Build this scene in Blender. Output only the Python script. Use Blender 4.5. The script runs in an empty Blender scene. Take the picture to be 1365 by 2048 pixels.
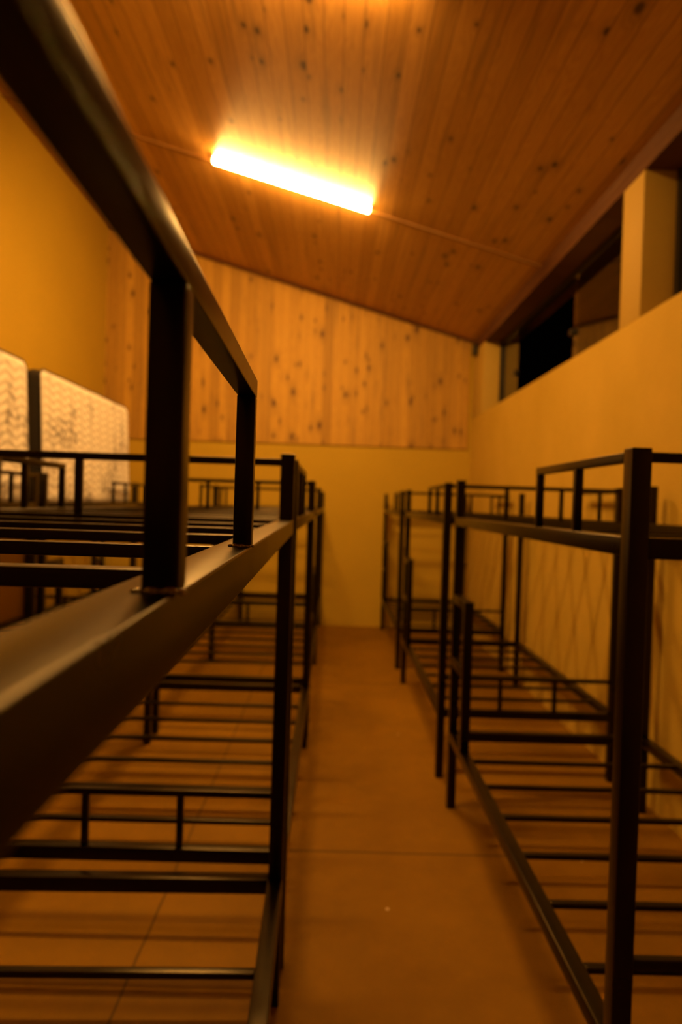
import bpy, bmesh, math, random
from mathutils import Vector, Matrix

C = bpy.context.scene.collection
sc = bpy.context.scene
random.seed(4)

# ------------------------------------------------------------------ camera
CAM_H = 1.3505
F_PX = 1330.0
yaw, pitch, roll = 0.0116, -0.0124, 0.0314
cam_d = bpy.data.cameras.new('camera')
cam = bpy.data.objects.new('camera', cam_d)
C.objects.link(cam)
cam_d.sensor_fit = 'VERTICAL'
cam_d.sensor_height = 36.0
cam_d.sensor_width = 24.0
cam_d.lens = F_PX / 2048.0 * 36.0
cam_d.clip_start = 0.02
cam_d.clip_end = 100
cam.location = (0, 0, CAM_H)
base = Matrix(((1, 0, 0), (0, 0, -1), (0, 1, 0)))
Rz = Matrix.Rotation(-yaw, 3, 'Z')
Rx = Matrix.Rotation(pitch, 3, 'X')
Rr = Matrix.Rotation(roll, 3, 'Z')
cam.rotation_euler = (Rz @ Rx @ base @ Rr).to_euler()
cam_d.dof.use_dof = True
cam_d.dof.focus_distance = 0.62
cam_d.dof.aperture_fstop = 4.2
sc.camera = cam

# ------------------------------------------------------------------ world and exposure
w = bpy.data.worlds.new('night')
sc.world = w
w.use_nodes = True
w.node_tree.nodes['Background'].inputs['Color'].default_value = (0.01, 0.006, 0.003, 1)
w.node_tree.nodes['Background'].inputs['Strength'].default_value = 0.02
sc.view_settings.view_transform = 'Standard'
sc.view_settings.look = 'None'
sc.view_settings.gamma = 1.0
sc.view_settings.use_curve_mapping = False
sc.view_settings.exposure = 0.1
LAMP_COL = (1.0, 0.49, 0.11, 1)
LAMP_STR = 290.0
LAMP2_STR = 290.0

# ------------------------------------------------------------------ room numbers
XL, XR = -2.55, 1.4964
YB, YR = 7.3475, -3.5
SILL = 2.325
XW = 1.66
def ceil_z(x): return 3.5973 - 0.27931 * x
SLOPE = math.atan(0.27931)

# ------------------------------------------------------------------ materials
def mat(name):
    m = bpy.data.materials.new(name); m.use_nodes = True
    nt = m.node_tree
    return m, nt, nt.nodes['Principled BSDF']

def N(nt, t, **kw):
    n = nt.nodes.new(t)
    for k, v in kw.items(): setattr(n, k, v)
    return n

def math_n(nt, op, a, b=None, c=None):
    n = nt.nodes.new('ShaderNodeMath'); n.operation = op
    for i, v in enumerate((a, b, c)):
        if v is None: continue
        if isinstance(v, (int, float)): n.inputs[i].default_value = v
        else: nt.links.new(v, n.inputs[i])
    return n.outputs[0]

def mix_col(nt, fac, a, b, mode='MIX'):
    n = nt.nodes.new('ShaderNodeMix'); n.data_type = 'RGBA'; n.blend_type = mode
    for s, v in ((0, fac), (6, a), (7, b)):
        if isinstance(v, (int, float)): n.inputs[s].default_value = v
        elif isinstance(v, tuple): n.inputs[s].default_value = v
        else: nt.links.new(v, n.inputs[s])
    return n.outputs[2]

def ramp(nt, fac, stops):
    n = nt.nodes.new('ShaderNodeValToRGB')
    e = n.color_ramp.elements
    while len(e) < len(stops): e.new(0.5)
    for i, (p, c) in enumerate(stops):
        e[i].position = p
        e[i].color = c if len(c) == 4 else (*c, 1)
    nt.links.new(fac, n.inputs[0])
    return n.outputs[0]

def bump(nt, h, strength, dist=0.01):
    b = nt.nodes.new('ShaderNodeBump')
    b.inputs['Strength'].default_value = strength
    b.inputs['Distance'].default_value = dist
    nt.links.new(h, b.inputs['Height'])
    return b.outputs[0]

def noise(nt, vec, scale, detail=3, rough=0.5, dims='3D'):
    n = nt.nodes.new('ShaderNodeTexNoise'); n.noise_dimensions = dims
    n.inputs['Scale'].default_value = scale
    n.inputs['Detail'].default_value = detail
    n.inputs['Roughness'].default_value = rough
    if vec is not None: nt.links.new(vec, n.inputs['Vector'])
    return n.outputs[0]

def pine(name, across, along, board, base_a, base_b, knot_col, knot_density=0.5, groove=0.45, rough=0.5, seed=0.0, ksize=1.0, bmp=0.5):
    """tongue and groove pine: one board every `board` metres along axis `across`"""
    m, nt, bs = mat(name)
    tc = N(nt, 'ShaderNodeTexCoord')
    sp = N(nt, 'ShaderNodeSeparateXYZ'); nt.links.new(tc.outputs['Object'], sp.inputs[0])
    a = sp.outputs[across]; l = sp.outputs[along]
    s = math_n(nt, 'DIVIDE', math_n(nt, 'ADD', a, 50.0 + seed), board)
    bid = math_n(nt, 'FLOOR', s); fr = math_n(nt, 'FRACT', s)
    wn = N(nt, 'ShaderNodeTexWhiteNoise', noise_dimensions='1D'); nt.links.new(bid, wn.inputs['W'])
    # per-board offset along the grain
    off = math_n(nt, 'MULTIPLY', wn.outputs['Value'], 37.0)
    lo = math_n(nt, 'ADD', l, off)
    cb = N(nt, 'ShaderNodeCombineXYZ')
    nt.links.new(math_n(nt, 'MULTIPLY', fr, 0.6), cb.inputs[0])
    nt.links.new(math_n(nt, 'MULTIPLY', lo, 1.1), cb.inputs[1]); nt.links.new(bid, cb.inputs[2])
    # knots : voronoi cells in board space, only some of them
    vo = N(nt, 'ShaderNodeTexVoronoi', voronoi_dimensions='2D', feature='F1')
    cbk = N(nt, 'ShaderNodeCombineXYZ')
    nt.links.new(math_n(nt, 'MULTIPLY_ADD', fr, 0.75, math_n(nt, 'MULTIPLY', bid, 5.37)), cbk.inputs[0])
    nt.links.new(math_n(nt, 'MULTIPLY', lo, 3.9), cbk.inputs[1])
    nt.links.new(cbk.outputs[0], vo.inputs['Vector']); vo.inputs['Scale'].default_value = 1.0
    vs = N(nt, 'ShaderNodeSeparateColor'); nt.links.new(vo.outputs['Color'], vs.inputs[0])
    keep = math_n(nt, 'LESS_THAN', vs.outputs[0], knot_density)
    size = math_n(nt, 'MULTIPLY_ADD', math_n(nt, 'POWER', vs.outputs[1], 2.0), 0.10 * ksize, 0.05 * ksize)
    kd = math_n(nt, 'DIVIDE', vo.outputs['Distance'], size)
    kn = ramp(nt, kd, [(0.0, (1, 1, 1)), (0.55, (0.85, 0.85, 0.85)), (1.0, (0, 0, 0))])
    kn = math_n(nt, 'MULTIPLY', kn, keep)
    halo = ramp(nt, math_n(nt, 'MULTIPLY', kd, 0.33), [(0.0, (1, 1, 1)), (1.0, (0, 0, 0))])
    halo = math_n(nt, 'MULTIPLY', halo, keep)
    # grain lines, bent around knots
    g = noise(nt, cb.outputs[0], 2.2, 2, 0.5)
    gw = math_n(nt, 'ADD', math_n(nt, 'MULTIPLY', g, 9.0), math_n(nt, 'MULTIPLY', fr, 5.0))
    gw = math_n(nt, 'ADD', gw, math_n(nt, 'MULTIPLY', halo, 1.6))
    gs = math_n(nt, 'MULTIPLY_ADD', math_n(nt, 'SINE', math_n(nt, 'MULTIPLY', gw, 5.0)), 0.5, 0.5)
    cf = N(nt, 'ShaderNodeCombineXYZ')
    nt.links.new(math_n(nt, 'MULTIPLY', a, 140.0), cf.inputs[0])
    nt.links.new(math_n(nt, 'MULTIPLY', lo, 3.0), cf.inputs[1])
    fine = noise(nt, cf.outputs[0], 1.0, 3, 0.6)
    col = mix_col(nt, wn.outputs['Value'], base_a, base_b)
    dark = mix_col(nt, 1.0, col, (0.66, 0.55, 0.42, 1), 'MULTIPLY')
    col = mix_col(nt, math_n(nt, 'MULTIPLY', gs, 0.42), col, dark)
    col = mix_col(nt, math_n(nt, 'MULTIPLY', fine, 0.6), col, dark)
    # some darker streaks with a shape of their own
    cs = N(nt, 'ShaderNodeCombineXYZ')
    nt.links.new(math_n(nt, 'MULTIPLY', a, 22.0), cs.inputs[0]); nt.links.new(math_n(nt, 'MULTIPLY', lo, 0.9), cs.inputs[1])
    st = ramp(nt, noise(nt, cs.outputs[0], 1.0, 2, 0.5), [(0.56, (0, 0, 0)), (0.74, (1, 1, 1))])
    col = mix_col(nt, math_n(nt, 'MULTIPLY', st, 0.55), col, (0.20, 0.11, 0.03, 1))
    col = mix_col(nt, math_n(nt, 'MULTIPLY', halo, 0.34), col, knot_col)
    col = mix_col(nt, math_n(nt, 'MULTIPLY', kn, 0.92), col, knot_col)
    # groove
    ed = math_n(nt, 'MINIMUM', fr, math_n(nt, 'SUBTRACT', 1.0, fr))
    gr = ramp(nt, ed, [(0.0, (0, 0, 0)), (0.05, (1, 1, 1))])
    gc = mix_col(nt, 1.0, col, (0.35, 0.3, 0.25, 1), 'MULTIPLY')
    col = mix_col(nt, math_n(nt, 'MULTIPLY', math_n(nt, 'SUBTRACT', 1.0, gr), groove), col, gc)
    nt.links.new(col, bs.inputs['Base Color'])
    bs.inputs['Roughness'].default_value = rough
    h = math_n(nt, 'ADD', math_n(nt, 'MULTIPLY', gr, 1.0), math_n(nt, 'MULTIPLY', fine, 0.08))
    nt.links.new(bump(nt, h, bmp, 0.004), bs.inputs['Normal'])
    return m

def plaster(name, col, col2, rough=0.85, scale=1.6, b=0.15):
    m, nt, bs = mat(name)
    tc = N(nt, 'ShaderNodeTexCoord')
    n1 = noise(nt, tc.outputs['Object'], scale, 5, 0.6)
    c = mix_col(nt, ramp(nt, n1, [(0.35, (0, 0, 0)), (0.7, (1, 1, 1))]), col, col2)
    nt.links.new(c, bs.inputs['Base Color'])
    n2 = noise(nt, tc.outputs['Object'], 60, 4, 0.6)
    nt.links.new(bump(nt, n2, b, 0.003), bs.inputs['Normal'])
    bs.inputs['Roughness'].default_value = rough
    return m

M_ceiling = pine('pine_ceiling_boards', 0, 1, 0.098, (0.50, 0.275, 0.06, 1), (0.68, 0.40, 0.11, 1), (0.035, 0.013, 0.004, 1), 0.26, 0.75, 0.38, 0.0, 1.3, 0.06)
M_panel = pine('pine_wall_boards', 0, 2, 0.095, (0.45, 0.26, 0.03, 1), (0.66, 0.40, 0.055, 1), (0.07, 0.025, 0.005, 1), 0.50, 0.55, 0.65, 0.03, 1.6, 0.15)
M_beam = pine('stained_beam_wood', 2, 1, 0.3, (0.10, 0.032, 0.004, 1), (0.13, 0.042, 0.005, 1), (0.03, 0.01, 0.002, 1), 0.1, 0.0, 0.85)
M_trimwood = pine('pine_trim', 1, 0, 0.2, (0.34, 0.18, 0.04, 1), (0.38, 0.20, 0.05, 1), (0.12, 0.04, 0.015, 1), 0.1, 0.0, 0.5)
M_wall = plaster('ochre_wall_paint', (0.50, 0.335, 0.022, 1), (0.47, 0.315, 0.02, 1), 0.8)
M_wall_r = plaster('cream_plaster', (0.56, 0.38, 0.05, 1), (0.50, 0.34, 0.035, 1), 0.85, 2.2, 0.35)
M_white = plaster('white_pillar_paint', (0.50, 0.34, 0.06, 1), (0.47, 0.32, 0.055, 1), 0.7)

def floor_mat():
    m, nt, bs = mat('polished_concrete')
    tc = N(nt, 'ShaderNodeTexCoord')
    sp = N(nt, 'ShaderNodeSeparateXYZ'); nt.links.new(tc.outputs['Object'], sp.inputs[0])
    n1 = noise(nt, tc.outputs['Object'], 1.3, 6, 0.62)
    n2 = noise(nt, tc.outputs['Object'], 14, 5, 0.6)
    c = mix_col(nt, ramp(nt, n1, [(0.3, (0, 0, 0)), (0.72, (1, 1, 1))]), (0.16, 0.078, 0.002, 1), (0.27, 0.135, 0.003, 1))
    c = mix_col(nt, math_n(nt, 'MULTIPLY', n2, 0.35), c, (0.10, 0.045, 0.002, 1))
    # saw-cut joints
    def joint(co, off, step, wdt):
        f = math_n(nt, 'FRACT', math_n(nt, 'DIVIDE', math_n(nt, 'ADD', co, off), step))
        e = math_n(nt, 'MULTIPLY', math_n(nt, 'ABSOLUTE', math_n(nt, 'SUBTRACT', f, 0.5)), step)
        return math_n(nt, 'LESS_THAN', e, wdt)
    wob = math_n(nt, 'MULTIPLY', noise(nt, tc.outputs['Object'], 2.0, 2), 0.02)
    j1 = joint(math_n(nt, 'ADD', sp.outputs[1], wob), 50 * 2.45 + 1.225 - 2.575, 2.45, 0.006)
    j2 = joint(math_n(nt, 'ADD', sp.outputs[0], wob), 50 * 2.4 + 1.2 + 0.525, 2.4, 0.004)
    j = math_n(nt, 'MAXIMUM', j1, j2)
    c = mix_col(nt, math_n(nt, 'MULTIPLY', j, 0.8), c, (0.05, 0.024, 0.003, 1))
    # scattered pale specks
    vo = N(nt, 'ShaderNodeTexVoronoi'); vo.inputs['Scale'].default_value = 5.0
    nt.links.new(tc.outputs['Object'], vo.inputs['Vector'])
    s = N(nt, 'ShaderNodeSeparateColor'); nt.links.new(vo.outputs['Color'], s.inputs[0])
    sk = math_n(nt, 'MULTIPLY', math_n(nt, 'LESS_THAN', vo.outputs['Distance'], 0.035), math_n(nt, 'LESS_THAN', s.outputs[0], 0.22))
    c = mix_col(nt, math_n(nt, 'MULTIPLY', sk, 0.7), c, (0.75, 0.6, 0.4, 1))
    nt.links.new(c, bs.inputs['Base Color'])
    bs.inputs['Roughness'].default_value = 0.7
    bs.inputs['Specular IOR Level'].default_value = 0.3
    bs.inputs['Specular Tint'].default_value = (1.0, 0.8, 0.4, 1)
    nt.links.new(bump(nt, n2, 0.12, 0.004), bs.inputs['Normal'])
    return m
M_floor = floor_mat()

def steel_mat():
    m, nt, bs = mat('black_painted_steel')
    tc = N(nt, 'ShaderNodeTexCoord')
    n = noise(nt, tc.outputs['Object'], 260, 3, 0.6)
    n1 = noise(nt, tc.outputs['Object'], 9, 4, 0.6)
    c = mix_col(nt, n1, (0.0015, 0.001, 0.0008, 1), (0.003, 0.0022, 0.0016, 1))
    nt.links.new(c, bs.inputs['Base Color'])
    nt.links.new(math_n(nt, 'MULTIPLY_ADD', n1, 0.10, 0.24), bs.inputs['Roughness'])
    bs.inputs['Specular IOR Level'].default_value = 0.34
    bs.inputs['Specular Tint'].default_value = (1.0, 0.78, 0.35, 1)
    nt.links.new(bump(nt, n, 0.10, 0.0006), bs.inputs['Normal'])
    return m
M_steel = steel_mat()

def simple(name, col, rough, metal=0.0, spec=0.5):
    m, nt, bs = mat(name)
    tc = N(nt, 'ShaderNodeTexCoord')
    n = noise(nt, tc.outputs['Object'], 30, 3)
    c = mix_col(nt, math_n(nt, 'MULTIPLY', n, 0.4), (*col, 1), tuple(v * 0.75 for v in col) + (1,))
    nt.links.new(c, bs.inputs['Base Color'])
    bs.inputs['Roughness'].default_value = rough
    bs.inputs['Metallic'].default_value = metal
    bs.inputs['Specular IOR Level'].default_value = spec
    return m
M_weld = simple('glossy_weld', (0.30, 0.26, 0.22), 0.16, 0.9, 0.8)
M_alu = simple('dark_aluminium', (0.015, 0.012, 0.01), 0.4)
M_lampbody = simple('white_lamp_plastic', (0.8, 0.8, 0.78), 0.4)

def glass_mat():
    m, nt, bs = mat('window_glass')
    out = nt.nodes['Material Output']
    tr = N(nt, 'ShaderNodeBsdfTransparent'); tr.inputs[0].default_value = (0.80, 0.84, 0.82, 1)
    gl = N(nt, 'ShaderNodeBsdfGlossy'); gl.inputs['Roughness'].default_value = 0.015
    fr = N(nt, 'ShaderNodeFresnel'); fr.inputs[0].default_value = 1.52
    f2 = math_n(nt, 'MULTIPLY', fr.outputs[0], 1.5)
    mx = N(nt, 'ShaderNodeMixShader'); nt.links.new(f2, mx.inputs[0])
    nt.links.new(tr.outputs[0], mx.inputs[1]); nt.links.new(gl.outputs[0], mx.inputs[2])
    nt.links.new(mx.outputs[0], out.inputs[0])
    return m
M_glass = glass_mat()

def emit_mat(name, strength):
    m, nt, bs = mat(name)
    bs.inputs['Base Color'].default_value = (0.8, 0.7, 0.5, 1)
    bs.inputs['Emission Color'].default_value = LAMP_COL
    bs.inputs['Emission Strength'].default_value = strength
    return m
M_tube = emit_mat('glowing_diffuser', LAMP_STR)
M_tube2 = emit_mat('glowing_diffuser_rear', LAMP2_STR)

def mattress_mat():
    m, nt, bs = mat('quilted_white_fabric')
    tc = N(nt, 'ShaderNodeTexCoord')
    n = noise(nt, tc.outputs['Object'], 3.6, 2, 0.5)
    n2 = noise(nt, tc.outputs['Object'], 26, 3, 0.6)
    f = math_n(nt, 'MULTIPLY', ramp(nt, n, [(0.50, (0, 0, 0)), (0.60, (1, 1, 1))]), ramp(nt, n2, [(0.44, (0, 0, 0)), (0.56, (1, 1, 1))]))
    c = mix_col(nt, math_n(nt, 'MULTIPLY', f, 0.75), (0.70, 0.67, 0.70, 1), (0.16, 0.15, 0.17, 1))
    nt.links.new(c, bs.inputs['Base Color'])
    bs.inputs['Roughness'].default_value = 0.75
    nt.links.new(bump(nt, noise(nt, tc.outputs['Object'], 400, 2), 0.2, 0.001), bs.inputs['Normal'])
    return m
M_quilt = mattress_mat()

def band_mat():
    m, nt, bs = mat('black_border_fabric')
    tc = N(nt, 'ShaderNodeTexCoord')
    sp = N(nt, 'ShaderNodeSeparateXYZ'); nt.links.new(tc.outputs['Object'], sp.inputs[0])
    e = math_n(nt, 'ABSOLUTE', math_n(nt, 'ADD', sp.outputs[0], 0.036))
    st = math_n(nt, 'LESS_THAN', e, 0.02)
    fl = math_n(nt, 'GREATER_THAN', noise(nt, tc.outputs['Object'], 18, 3), 0.47)
    c = mix_col(nt, math_n(nt, 'MULTIPLY', st, fl), (0.012, 0.010, 0.010, 1), (0.20, 0.19, 0.22, 1))
    nt.links.new(c, bs.inputs['Base Color'])
    bs.inputs['Roughness'].default_value = 0.7
    return m
M_band = band_mat()
M_piping = simple('dark_piping', (0.03, 0.022, 0.018), 0.6)

# ------------------------------------------------------------------ mesh helpers
def link(name, me, material, parent=None):
    if material is not None and not me.materials: me.materials.append(material)
    o = bpy.data.objects.new(name, me); C.objects.link(o)
    if parent: o.parent = parent
    return o

def bm_mesh(bm, name, smooth=False):
    bmesh.ops.recalc_face_normals(bm, faces=bm.faces)
    me = bpy.data.meshes.new(name); bm.to_mesh(me); bm.free()
    if smooth:
        for p in me.polygons: p.use_smooth = True
    return me

def add_box(bm, lo, hi):
    r = bmesh.ops.create_cube(bm, size=1.0)
    vs = r['verts']
    for v in vs:
        v.co = Vector([lo[i] + (v.co[i] + 0.5) * (hi[i] - lo[i]) for i in range(3)])
    return vs

def add_prism(bm, poly, axis, a, b):
    """extrude a 2-D outline along an axis (0 x, 1 y, 2 z)"""
    def pt(p, t):
        q = [0, 0, 0]; k = [i for i in range(3) if i != axis]
        q[k[0]], q[k[1]] = p; q[axis] = t
        return q
    v0 = [bm.verts.new(pt(p, a)) for p in poly]
    v1 = [bm.verts.new(pt(p, b)) for p in poly]
    bm.faces.new(v0); bm.faces.new(v1)
    n = len(poly)
    for i in range(n): bm.faces.new((v0[i], v0[(i + 1) % n], v1[(i + 1) % n], v1[i]))

def box(name, lo, hi, m, parent=None, bev=0.0, seg=2, local=True):
    """box whose origin sits at its own centre"""
    c = [(lo[i] + hi[i]) / 2 for i in range(3)]
    bm = bmesh.new()
    add_box(bm, [lo[i] - c[i] for i in range(3)], [hi[i] - c[i] for i in range(3)])
    if bev: bmesh.ops.bevel(bm, geom=bm.edges[:], offset=bev, segments=seg, affect='EDGES', profile=0.5)
    me = bm_mesh(bm, name)
    if bev:
        for p in me.polygons: p.use_smooth = True
        try: me.set_sharp_from_angle(angle=math.radians(50))
        except Exception: pass
    o = link(name, me, m, parent)
    o.location = c
    return o

tube_cache = {}
def tube(name, lo, hi, m, parent, bev=0.0024):
    """square steel tube; copies of one size share one mesh"""
    d = tuple(round(hi[i] - lo[i], 4) for i in range(3)) + (m.name,)
    c = [(lo[i] + hi[i]) / 2 for i in range(3)]
    if d not in tube_cache:
        bm = bmesh.new()
        add_box(bm, [-d[i] / 2 for i in range(3)], [d[i] / 2 for i in range(3)])
        bmesh.ops.bevel(bm, geom=bm.edges[:], offset=bev, segments=3, affect='EDGES', profile=0.5)
        me = bm_mesh(bm, name, True)
        me.set_sharp_from_angle(angle=math.radians(50))
        tube_cache[d] = me
    o = link(name, tube_cache[d], m, parent)
    o.location = c
    return o

def empty(name, loc, label=None, cat=None, group=None, rz=0.0):
    o = bpy.data.objects.new(name, None); C.objects.link(o)
    o.empty_display_size = 0.1
    o.location = loc; o.rotation_euler = (0, 0, rz)
    if label: o['label'] = label
    if cat: o['category'] = cat
    if group: o['group'] = group
    return o

def struct(o, label=None, cat=None):
    o['kind'] = 'structure'
    if label: o['label'] = label
    if cat: o['category'] = cat
    return o

# ------------------------------------------------------------------ the room
T = 0.2
struct(box('floor', (XL - T, YR - T, -0.12), (XR + 0.35, YB + T, 0.0), M_floor), 'bare brown concrete floor with saw-cut joints', 'floor').location
for o in (bpy.data.objects['floor'],):
    # object coordinates equal world coordinates for the joints
    me = o.data; off = Vector(o.location)
    for v in me.vertices: v.co += off
    o.location = (0, 0, 0)

def prism_obj(name, poly, axis, a, b, m):
    bm = bmesh.new(); add_prism(bm, poly, axis, a, b)
    return link(name, bm_mesh(bm, name), m)

XO = XR + 0.35
# ceiling: pine boards on a slope, thick slab
poly = [(XL - T, ceil_z(XL - T)), (XO, ceil_z(XO)), (XO, ceil_z(XO) + 0.12), (XL - T, ceil_z(XL - T) + 0.12)]
struct(prism_obj('ceiling', poly, 1, YR - T, YB + T, M_ceiling), 'sloping ceiling of knotty pine boards', 'ceiling')
# walls
poly = [(XL - T, 0), (XO, 0), (XO, ceil_z(XO)), (XL - T, ceil_z(XL - T))]
struct(prism_obj('wall_back', poly, 1, YB, YB + T, M_wall), 'ochre painted end wall below the pine boards', 'wall')
struct(prism_obj('wall_rear', poly, 1, YR - T, YR, M_wall), 'ochre painted wall behind the camera', 'wall')
struct(prism_obj('wall_left', [(XL - T, 0), (XL, 0), (XL, ceil_z(XL)), (XL - T, ceil_z(XL - T))], 1, YR, YB, M_wall), 'smooth ochre wall on the left behind the mattresses', 'wall')
struct(prism_obj('wall_right', [(XR, 0), (XO, 0), (XO, SILL), (XR, SILL)], 1, YR, YB, M_wall_r), 'cream plastered wall under the high windows', 'wall')

# knotty board cladding on the upper part of the end wall
z0 = 1.995
poly = [(XL, z0), (XR - 0.045, z0), (XR - 0.045, ceil_z(XR - 0.045)), (XL, ceil_z(XL))]
bm = bmesh.new(); add_prism(bm, poly, 1, YB - 0.022, YB)
o = struct(link('trim_1', bm_mesh(bm, 'cladding'), M_panel), 'knotty pine board cladding on the end wall', 'cladding')

# pillars between and beside the windows
def pillar(name, y0, y1, x1, label):
    o = box(name, (XR, y0, SILL), (x1, y1, 3.06), M_white, None, 0.004)
    return struct(o, label, 'pillar')
pillar('trim_2', 3.31, 3.55, XO, 'cream pillar between the two high windows')
pillar('trim_3', 6.83, YB, XO, 'pale pillar in the far corner beside the high window')
pillar('trim_4', YR, 0.2, XO, 'cream pillar at the near end of the high windows')
# stained header beam under the ceiling
poly = [(XR, 3.06), (XO, 3.06), (XO, ceil_z(XO)), (XR, ceil_z(XR))]
struct(prism_obj('trim_5', poly, 1, YR, YB - 0.022, M_beam), 'reddish brown header beam over the high windows', 'beam')

# strip covering the board joint of the ceiling, on the slope
def slope_box(name, x0, x1, y0, y1, h, m, parent=None, bev=0.0):
    """box hanging h below the ceiling"""
    bm = bmesh.new()
    poly = [(x0, ceil_z(x0) - h), (x1, ceil_z(x1) - h), (x1, ceil_z(x1)), (x0, ceil_z(x0))]
    add_prism(bm, poly, 1, y0, y1)
    if bev: bmesh.ops.bevel(bm, geom=bm.edges[:], offset=bev, segments=2, affect='EDGES')
    return link(name, bm_mesh(bm, name), m, parent)
struct(slope_box('trim_6', XL, XR, 4.965, 5.0, 0.016, M_trimwood), 'thin pine strip across the ceiling in line with the lamp', 'trim')
struct(slope_box('trim_7', XL, XR, YB - 0.05, YB - 0.022, 0.03, M_beam), 'narrow dark strip where ceiling meets end wall', 'trim')

# high windows
def window(n, y0, y1, panes, opening, label):
    root = struct(empty('window_%d' % n, (XW, (y0 + y1) / 2, SILL)), label, 'window')
    cy = (y0 + y1) / 2
    def pb(name, lo, hi, m, par=root, bev=0.002):
        lo = (lo[0] - XW, lo[1] - cy, lo[2] - SILL); hi = (hi[0] - XW, hi[1] - cy, hi[2] - SILL)
        return box(name, lo, hi, m, par, bev)
    Z1 = 3.06
    bm = bmesh.new()
    for lo, hi in (((XW, y0, SILL), (XW + 0.05, y1, SILL + 0.03)), ((XW, y0, Z1 - 0.045), (XW + 0.05, y1, Z1)),
                   ((XW, y0, SILL + 0.03), (XW + 0.05, y0 + 0.04, Z1 - 0.045)), ((XW, y1 - 0.04, SILL + 0.03), (XW + 0.05, y1, Z1 - 0.045))):
        add_box(bm, (lo[0] - XW, lo[1] - cy, lo[2] - SILL), (hi[0] - XW, hi[1] - cy, hi[2] - SILL))
    link('window_frame', bm_mesh(bm, 'window_frame'), M_alu, root)
    for k, (a, b) in enumerate(panes):
        p = pb('pane', (XW + 0.012 + 0.014 * k, a, SILL + 0.03), (XW + 0.020 + 0.014 * k, b, Z1 - 0.045), M_glass, root, 0)
        for e in (a, b):
            if y0 + 0.1 < e < y1 - 0.1:
                s = 1 if e == b else -1
                st = pb('pane_clip', (XW - 0.012, e - 0.03, 2.60), (XW + 0.03, e + 0.03, 2.645), M_alu, root, 0.004)
    return root
window(1, 3.55, 6.83, [(3.59, 4.74), (6.22, 6.79)], (4.74, 6.22), 'high strip window, middle part open to the night, beyond the pillar')
window(2, 0.2, 3.31, [(2.0, 3.27), (0.24, 2.0)], None, 'near high strip window at the right edge')

# small dark box in the corner at the beam's end
o = box('junction_box', (XR - 0.052, 7.10, 2.99), (XR - 0.0005, 7.20, 3.10), M_alu, None, 0.006)
o['label'] = 'small black box high in the far right corner under the ceiling'; o['category'] = 'box'

# ------------------------------------------------------------------ ceiling lamps
def lamp(y, m, label, x0=-0.95, x1=0.205):
    xc = (x0 + x1) / 2
    L = (x1 - x0) / math.cos(SLOPE)
    root = empty('batten_light', (xc, y, ceil_z(xc)), label, 'ceiling light', None)
    root.rotation_euler = (0, SLOPE, 0)
    # base plate against the boards
    bm = bmesh.new(); add_box(bm, (-L / 2 + 0.01, -0.028, -0.018), (L / 2 - 0.01, 0.028, -0.001))
    bmesh.ops.bevel(bm, geom=bm.edges[:], offset=0.003, segments=2, affect='EDGES')
    link('base_plate', bm_mesh(bm, 'base_plate'), M_lampbody, root)
    # half round diffuser
    bm = bmesh.new(); R = 0.031; n = 16
    prof = [(R * math.cos(math.pi * i / n), -0.018 - 1.0 * R * math.sin(math.pi * i / n)) for i in range(n + 1)]
    prof = [(R, -0.008)] + prof + [(-R, -0.008)]
    rows = []
    xs = [(-L / 2, 0.80), (-L / 2 + 0.004, 0.93), (-L / 2 + 0.012, 1.0), (L / 2 - 0.012, 1.0), (L / 2 - 0.004, 0.93), (L / 2, 0.80)]
    for x, s in xs:
        rows.append([bm.verts.new((x, p[0] * s, -0.02 + (p[1] + 0.02) * s)) for p in prof])
    for a, b in zip(rows, rows[1:]):
        for i in range(len(prof)):
            j = (i + 1) % len(prof)
            bm.faces.new((a[i], a[j], b[j], b[i]))
    bm.faces.new(rows[0]); bm.faces.new(rows[-1])
    link('diffuser', bm_mesh(bm, 'diffuser', True), m, root)
    for s in (-1, 1):
        bm = bmesh.new(); add_box(bm, (-0.006, -0.034, -0.03), (0.006, 0.034, -0.002))
        bmesh.ops.bevel(bm, geom=bm.edges[:], offset=0.004, segments=2, affect='EDGES')
        e = link('end_cap', bm_mesh(bm, 'end_cap'), M_lampbody, root); e.location = (s * (L / 2 + 0.004), 0, 0)
    return root
lamp(4.915, M_tube, 'glowing white tube batten lamp on the sloping pine ceiling')
lamp(2.72, M_tube2, 'glowing batten lamp on the ceiling just above the top of the picture')

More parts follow.
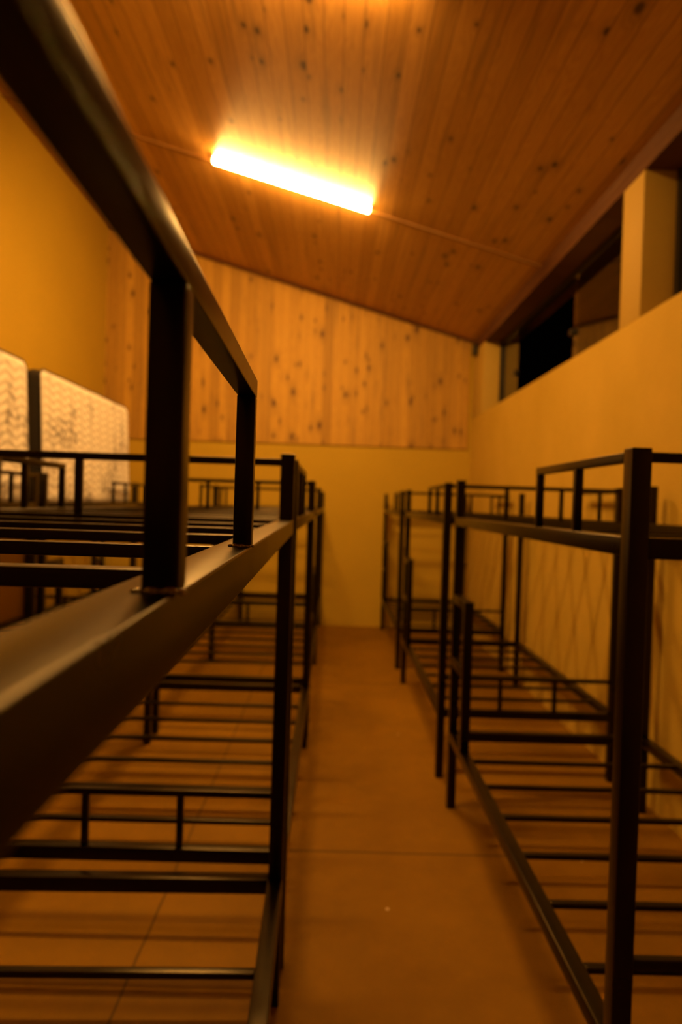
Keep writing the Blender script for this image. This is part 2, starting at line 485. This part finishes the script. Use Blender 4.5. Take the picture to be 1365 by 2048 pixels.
# ------------------------------------------------------------------ bunk beds
S = 0.038      # leg
BED_L = 1.77
def bunk(x0, y0, label, width=0.9, leg_z=1.472, guard_z=1.465, rail_z=1.305, low_z=0.343, flip=False, ladder=-1,
         guards=((-1, 0.585, 0.285), (1, 0.585, 0.285)), slat0=0.2, dslat=0.24, skew=0.0, beads=False, top_ends=(-1,), uspace=0.137):
    """bed from x0 (its -x face) and y0 (its near face). Guards: (side, length, position of the middle upright)"""
    cx, cy = x0 + width / 2, y0 + BED_L / 2
    root = empty('bunk_bed', (cx, cy, 0), label, 'bunk bed', 'black steel bunk beds', (math.pi if flip else 0.0) + skew)
    hx, hy = width / 2, BED_L / 2
    P = lambda n, lo, hi, par=root, b=0.0024: tube(n, lo, hi, M_steel, par, b)
    for sx in (-1, 1):
        for sy in (-1, 1):
            xa = sx * hx - (S if sx > 0 else 0); ya = sy * hy - (S if sy > 0 else 0)
            P('leg', (xa, ya, 0), (xa + S, ya + S, leg_z))
    rw = 0.04
    for z in (rail_z, low_z):
        for sx in (-1, 1):
            xa = sx * hx - (rw if sx > 0 else 0)
            P('side_rail', (xa, -hy + S, z - 0.037), (xa + rw, hy - S, z))
        for sy in (-1, 1):
            ya = sy * hy - (S if sy > 0 else 0)
            P('end_rail', (-hx + S, ya, z - 0.04), (hx - S, ya + S, z))
        for k in range(6):
            yy = -hy + slat0 + dslat * k
            P('slat', (-hx + rw, yy - 0.011, z - 0.015), (hx - rw, yy + 0.011, z - 0.001), root, 0.002)
    g = 0.019
    # end guards: both ends of the top bunk, head end of the lower one
    for (z, top, sy) in [(rail_z, min(guard_z, 1.465), e) for e in top_ends] + [(low_z, low_z + 0.165, -1)]:
        yc = sy * (hy - S / 2)
        r = empty('end_guard', (0, yc, z)); r.parent = root
        bar = P('top_bar', (-hx + S, -g / 2, top - g - z), (hx - S, g / 2, top - z), r, 0.002)
        for t in (-1, 1):
            xx = t * uspace
            P('upright', (xx - g / 2, -g / 2, 0), (xx + g / 2, g / 2, top - g - z), r, 0.002)
    # side guards on the top bunk
    for sx, gl, gm in guards:
        xa = hx - g if sx > 0 else -hx
        r = empty('guard_rail', (xa, -hy + S, rail_z)); r.parent = root
        L = gl - S
        P('top_bar', (0, 0, guard_z - g - rail_z), (g, L, guard_z - rail_z), r, 0.0012)
        for yy in (gm - S, L - g):
            P('upright', (0, yy, 0), (g, yy + g, guard_z - g - rail_z), r, 0.0014)
            if beads and sx > 0: weld(r, yy, g)
    # ladder at the foot end
    if ladder:
        xa = ladder * hx - (S if ladder > 0 else 0)
        r = empty('ladder', (xa, hy - S - 0.25, low_z)); r.parent = root
        P('stile', (0, 0, 0), (S, S, 0.62), r)
        for zz in (0.34, 0.62):
            P('rung', (0.0, S, zz - S), (S, 0.25, zz), r)
    return root

def weld(parent, yy, g):
    """lumpy weld bead along the foot of a guard upright"""
    bm = bmesh.new()
    rnd = random.Random(int(yy * 1000))
    pts = []
    for k in range(9):
        t = k / 8
        pts.append((t * (g + 0.004) - 0.002, -0.0022 + rnd.uniform(-0.0018, 0.0008), 0.0006 + rnd.uniform(0, 0.0006), 0.0023 + rnd.uniform(-0.0011, 0.0009)))
    for k in range(4):
        t = k / 3
        pts.append((-0.0008, t * g, 0.0008, 0.0016 + rnd.uniform(-0.0004, 0.0004)))
    for (x, y, z, r) in pts:
        bmesh.ops.create_icosphere(bm, subdivisions=2, radius=r, matrix=Matrix.Translation((x, y, z)) @ Matrix.Diagonal((1.25, 1.0, 0.85, 1)))
    o = link('weld_bead', bm_mesh(bm, 'weld_bead', True), M_weld, parent)
    o.location = (0, yy, 0)
    o['label'] = 'shiny lumpy weld'

# middle row, left of the walkway
bunk(-0.0882 - 0.9, 0.02, 'nearest black bunk bed, its top rail and guard filling the left foreground', leg_z=1.478, guard_z=1.4780, rail_z=1.303, top_ends=(-1, 1), uspace=0.12,
     guards=((1, 0.675, 0.305), (-1, 0.675, 0.305)), slat0=0.19, skew=0.0202, beads=True)
bunk(-0.104 - 0.9, 1.905, 'second black bunk bed in the row left of the walkway, right behind the foreground one', slat0=0.19, top_ends=(1,),
     guards=((1, 0.585, 0.285), (-1, 0.545, 0.235)))
bunk(-0.104 - 0.9, 3.795, 'third black bunk bed in the row left of the walkway', flip=True)
bunk(-0.104 - 0.9, 5.576, 'farthest black bunk bed left of the walkway, against the end wall')
# right row
bunk(0.55, 1.225, 'nearest black bunk bed right of the walkway, cut by the right edge of the photo', slat0=0.235, dslat=0.237)
bunk(0.55, 3.29, 'middle black bunk bed of the row along the right wall', slat0=0.235, dslat=0.237)
bunk(0.55, 5.47, 'farthest black bunk bed of the row along the right wall')
# row along the left wall
bunk(-2.54, 1.94, 'black bunk bed at the left wall carrying the nearer mattress', width=0.9, flip=True)
bunk(-2.54, 3.80, 'black bunk bed at the left wall carrying the farther mattress', width=0.9, flip=True)
bunk(-2.54, 5.575, 'black bunk bed in the far left corner, mostly hidden', width=0.9)

# ------------------------------------------------------------------ mattresses standing on the top bunks
def mattress(y0, y1, label, seed):
    L, H, Tk = y1 - y0, 0.785, 0.13
    root = empty('mattress', (-1.70, (y0 + y1) / 2, 1.304), label, 'mattress', 'quilted mattresses standing on edge')
    root.rotation_euler = (0, -0.045, 0)
    def outline(n=10, r=0.055, ins=0.0):
        pts = []
        for (cx_, cz_, a0) in ((L / 2 - r, r, -90), (L / 2 - r, H - r, 0), (-L / 2 + r, H - r, 90), (-L / 2 + r, r, 180)):
            for k in range(n + 1):
                a = math.radians(a0 + 90 * k / n)
                pts.append((cx_ + (r - ins) * math.cos(a), cz_ + (r - ins) * math.sin(a)))
        return pts
    # border band between the two faces
    bm = bmesh.new()
    o = outline()
    ring = []
    for x, ins in ((-Tk + 0.012, 0.004), (-Tk + 0.03, 0), (-Tk / 2, -0.006), (-0.03, 0), (-0.012, 0.004)):
        oo = outline(ins=ins)
        ring.append([bm.verts.new((x + Tk / 2, p[0], p[1])) for p in oo])
    for a, b in zip(ring, ring[1:]):
        for i in range(len(a)):
            j = (i + 1) % len(a); bm.faces.new((a[i], a[j], b[j], b[i]))
    bm.faces.new(ring[0]); bm.faces.new(ring[-1])
    bd = link('border_band', bm_mesh(bm, 'border_band', True), M_band, root)
    bd.data.set_sharp_from_angle(angle=math.radians(50))
    bd.location = (-Tk / 2, 0, 0)
    bd['label'] = 'black border with a grey stripe'
    # quilted faces: grid clipped to the rounded outline with relief
    r = 0.055
    ny, nz = 220, 100
    for side in (1, -1):
        bm = bmesh.new(); g = {}
        for i in range(ny + 1):
            for j in range(nz + 1):
                y = -L / 2 + L * i / ny; z = H * j / nz
                # pull corners onto the rounded outline
                cy_ = max(-L / 2 + r, min(L / 2 - r, y)); cz_ = max(r, min(H - r, z))
                dy, dz = y - cy_, z - cz_
                if dy and dz:
                    m_ = max(abs(dy), abs(dz)); d = math.hypot(dy, dz)
                    y, z = cy_ + dy * m_ / d, cz_ + dz * m_ / d
                edge = min(L / 2 - abs(y), z, H - z)
                if dy and dz: edge = min(edge, r - math.hypot(y - cy_, z - cz_))
                edge = max(0, edge)
                # wavy chevron quilting
                ph = z / 0.052 + 0.38 * abs(((y / 0.085) % 2) - 1) * 2
                q = abs(math.sin(math.pi * ph)) ** 0.6
                q2 = abs(math.sin(math.pi * (y / 0.085))) ** 0.5
                fall = min(1.0, edge / 0.03)
                h = 0.012 * fall ** 0.5 + 0.0075 * q * (0.55 + 0.45 * q2) * fall
                g[i, j] = bm.verts.new((side * (h - 0.002), y, z))
        for i in range(ny):
            for j in range(nz):
                bm.faces.new((g[i, j], g[i + 1, j], g[i + 1, j + 1], g[i, j + 1]))
        f = link('quilted_face', bm_mesh(bm, 'quilted_face', True), M_quilt, root)
        f.location = (-0.010 if side > 0 else -Tk + 0.010, 0, 0)
    # piping
    for x in (-0.009, -Tk + 0.009):
        cu = outline(ins=-0.002); bm = bmesh.new(); rings = []
        n = len(cu)
        for i, p in enumerate(cu):
            a, b = cu[i - 1], cu[(i + 1) % n]
            t = Vector((b[0] - a[0], b[1] - a[1])).normalized(); nn = Vector((t.y, -t.x))
            rings.append([bm.verts.new((x + 0.006 * math.cos(q), p[0] + nn.x * 0.006 * math.sin(q), p[1] + nn.y * 0.006 * math.sin(q))) for q in [k * math.pi / 3 for k in range(6)]])
        for i in range(n):
            a, b = rings[i], rings[(i + 1) % n]
            for k in range(6): bm.faces.new((a[k], a[(k + 1) % 6], b[(k + 1) % 6], b[k]))
        link('piping', bm_mesh(bm, 'piping', True), M_piping, root)
    return root
mattress(3.92, 5.565, 'cream quilted mattress standing on edge on the top bunk, fully seen, nearer the end wall', 1)
mattress(2.05, 3.75, 'cream quilted mattress standing on edge, cut by the left edge of the photo', 2)
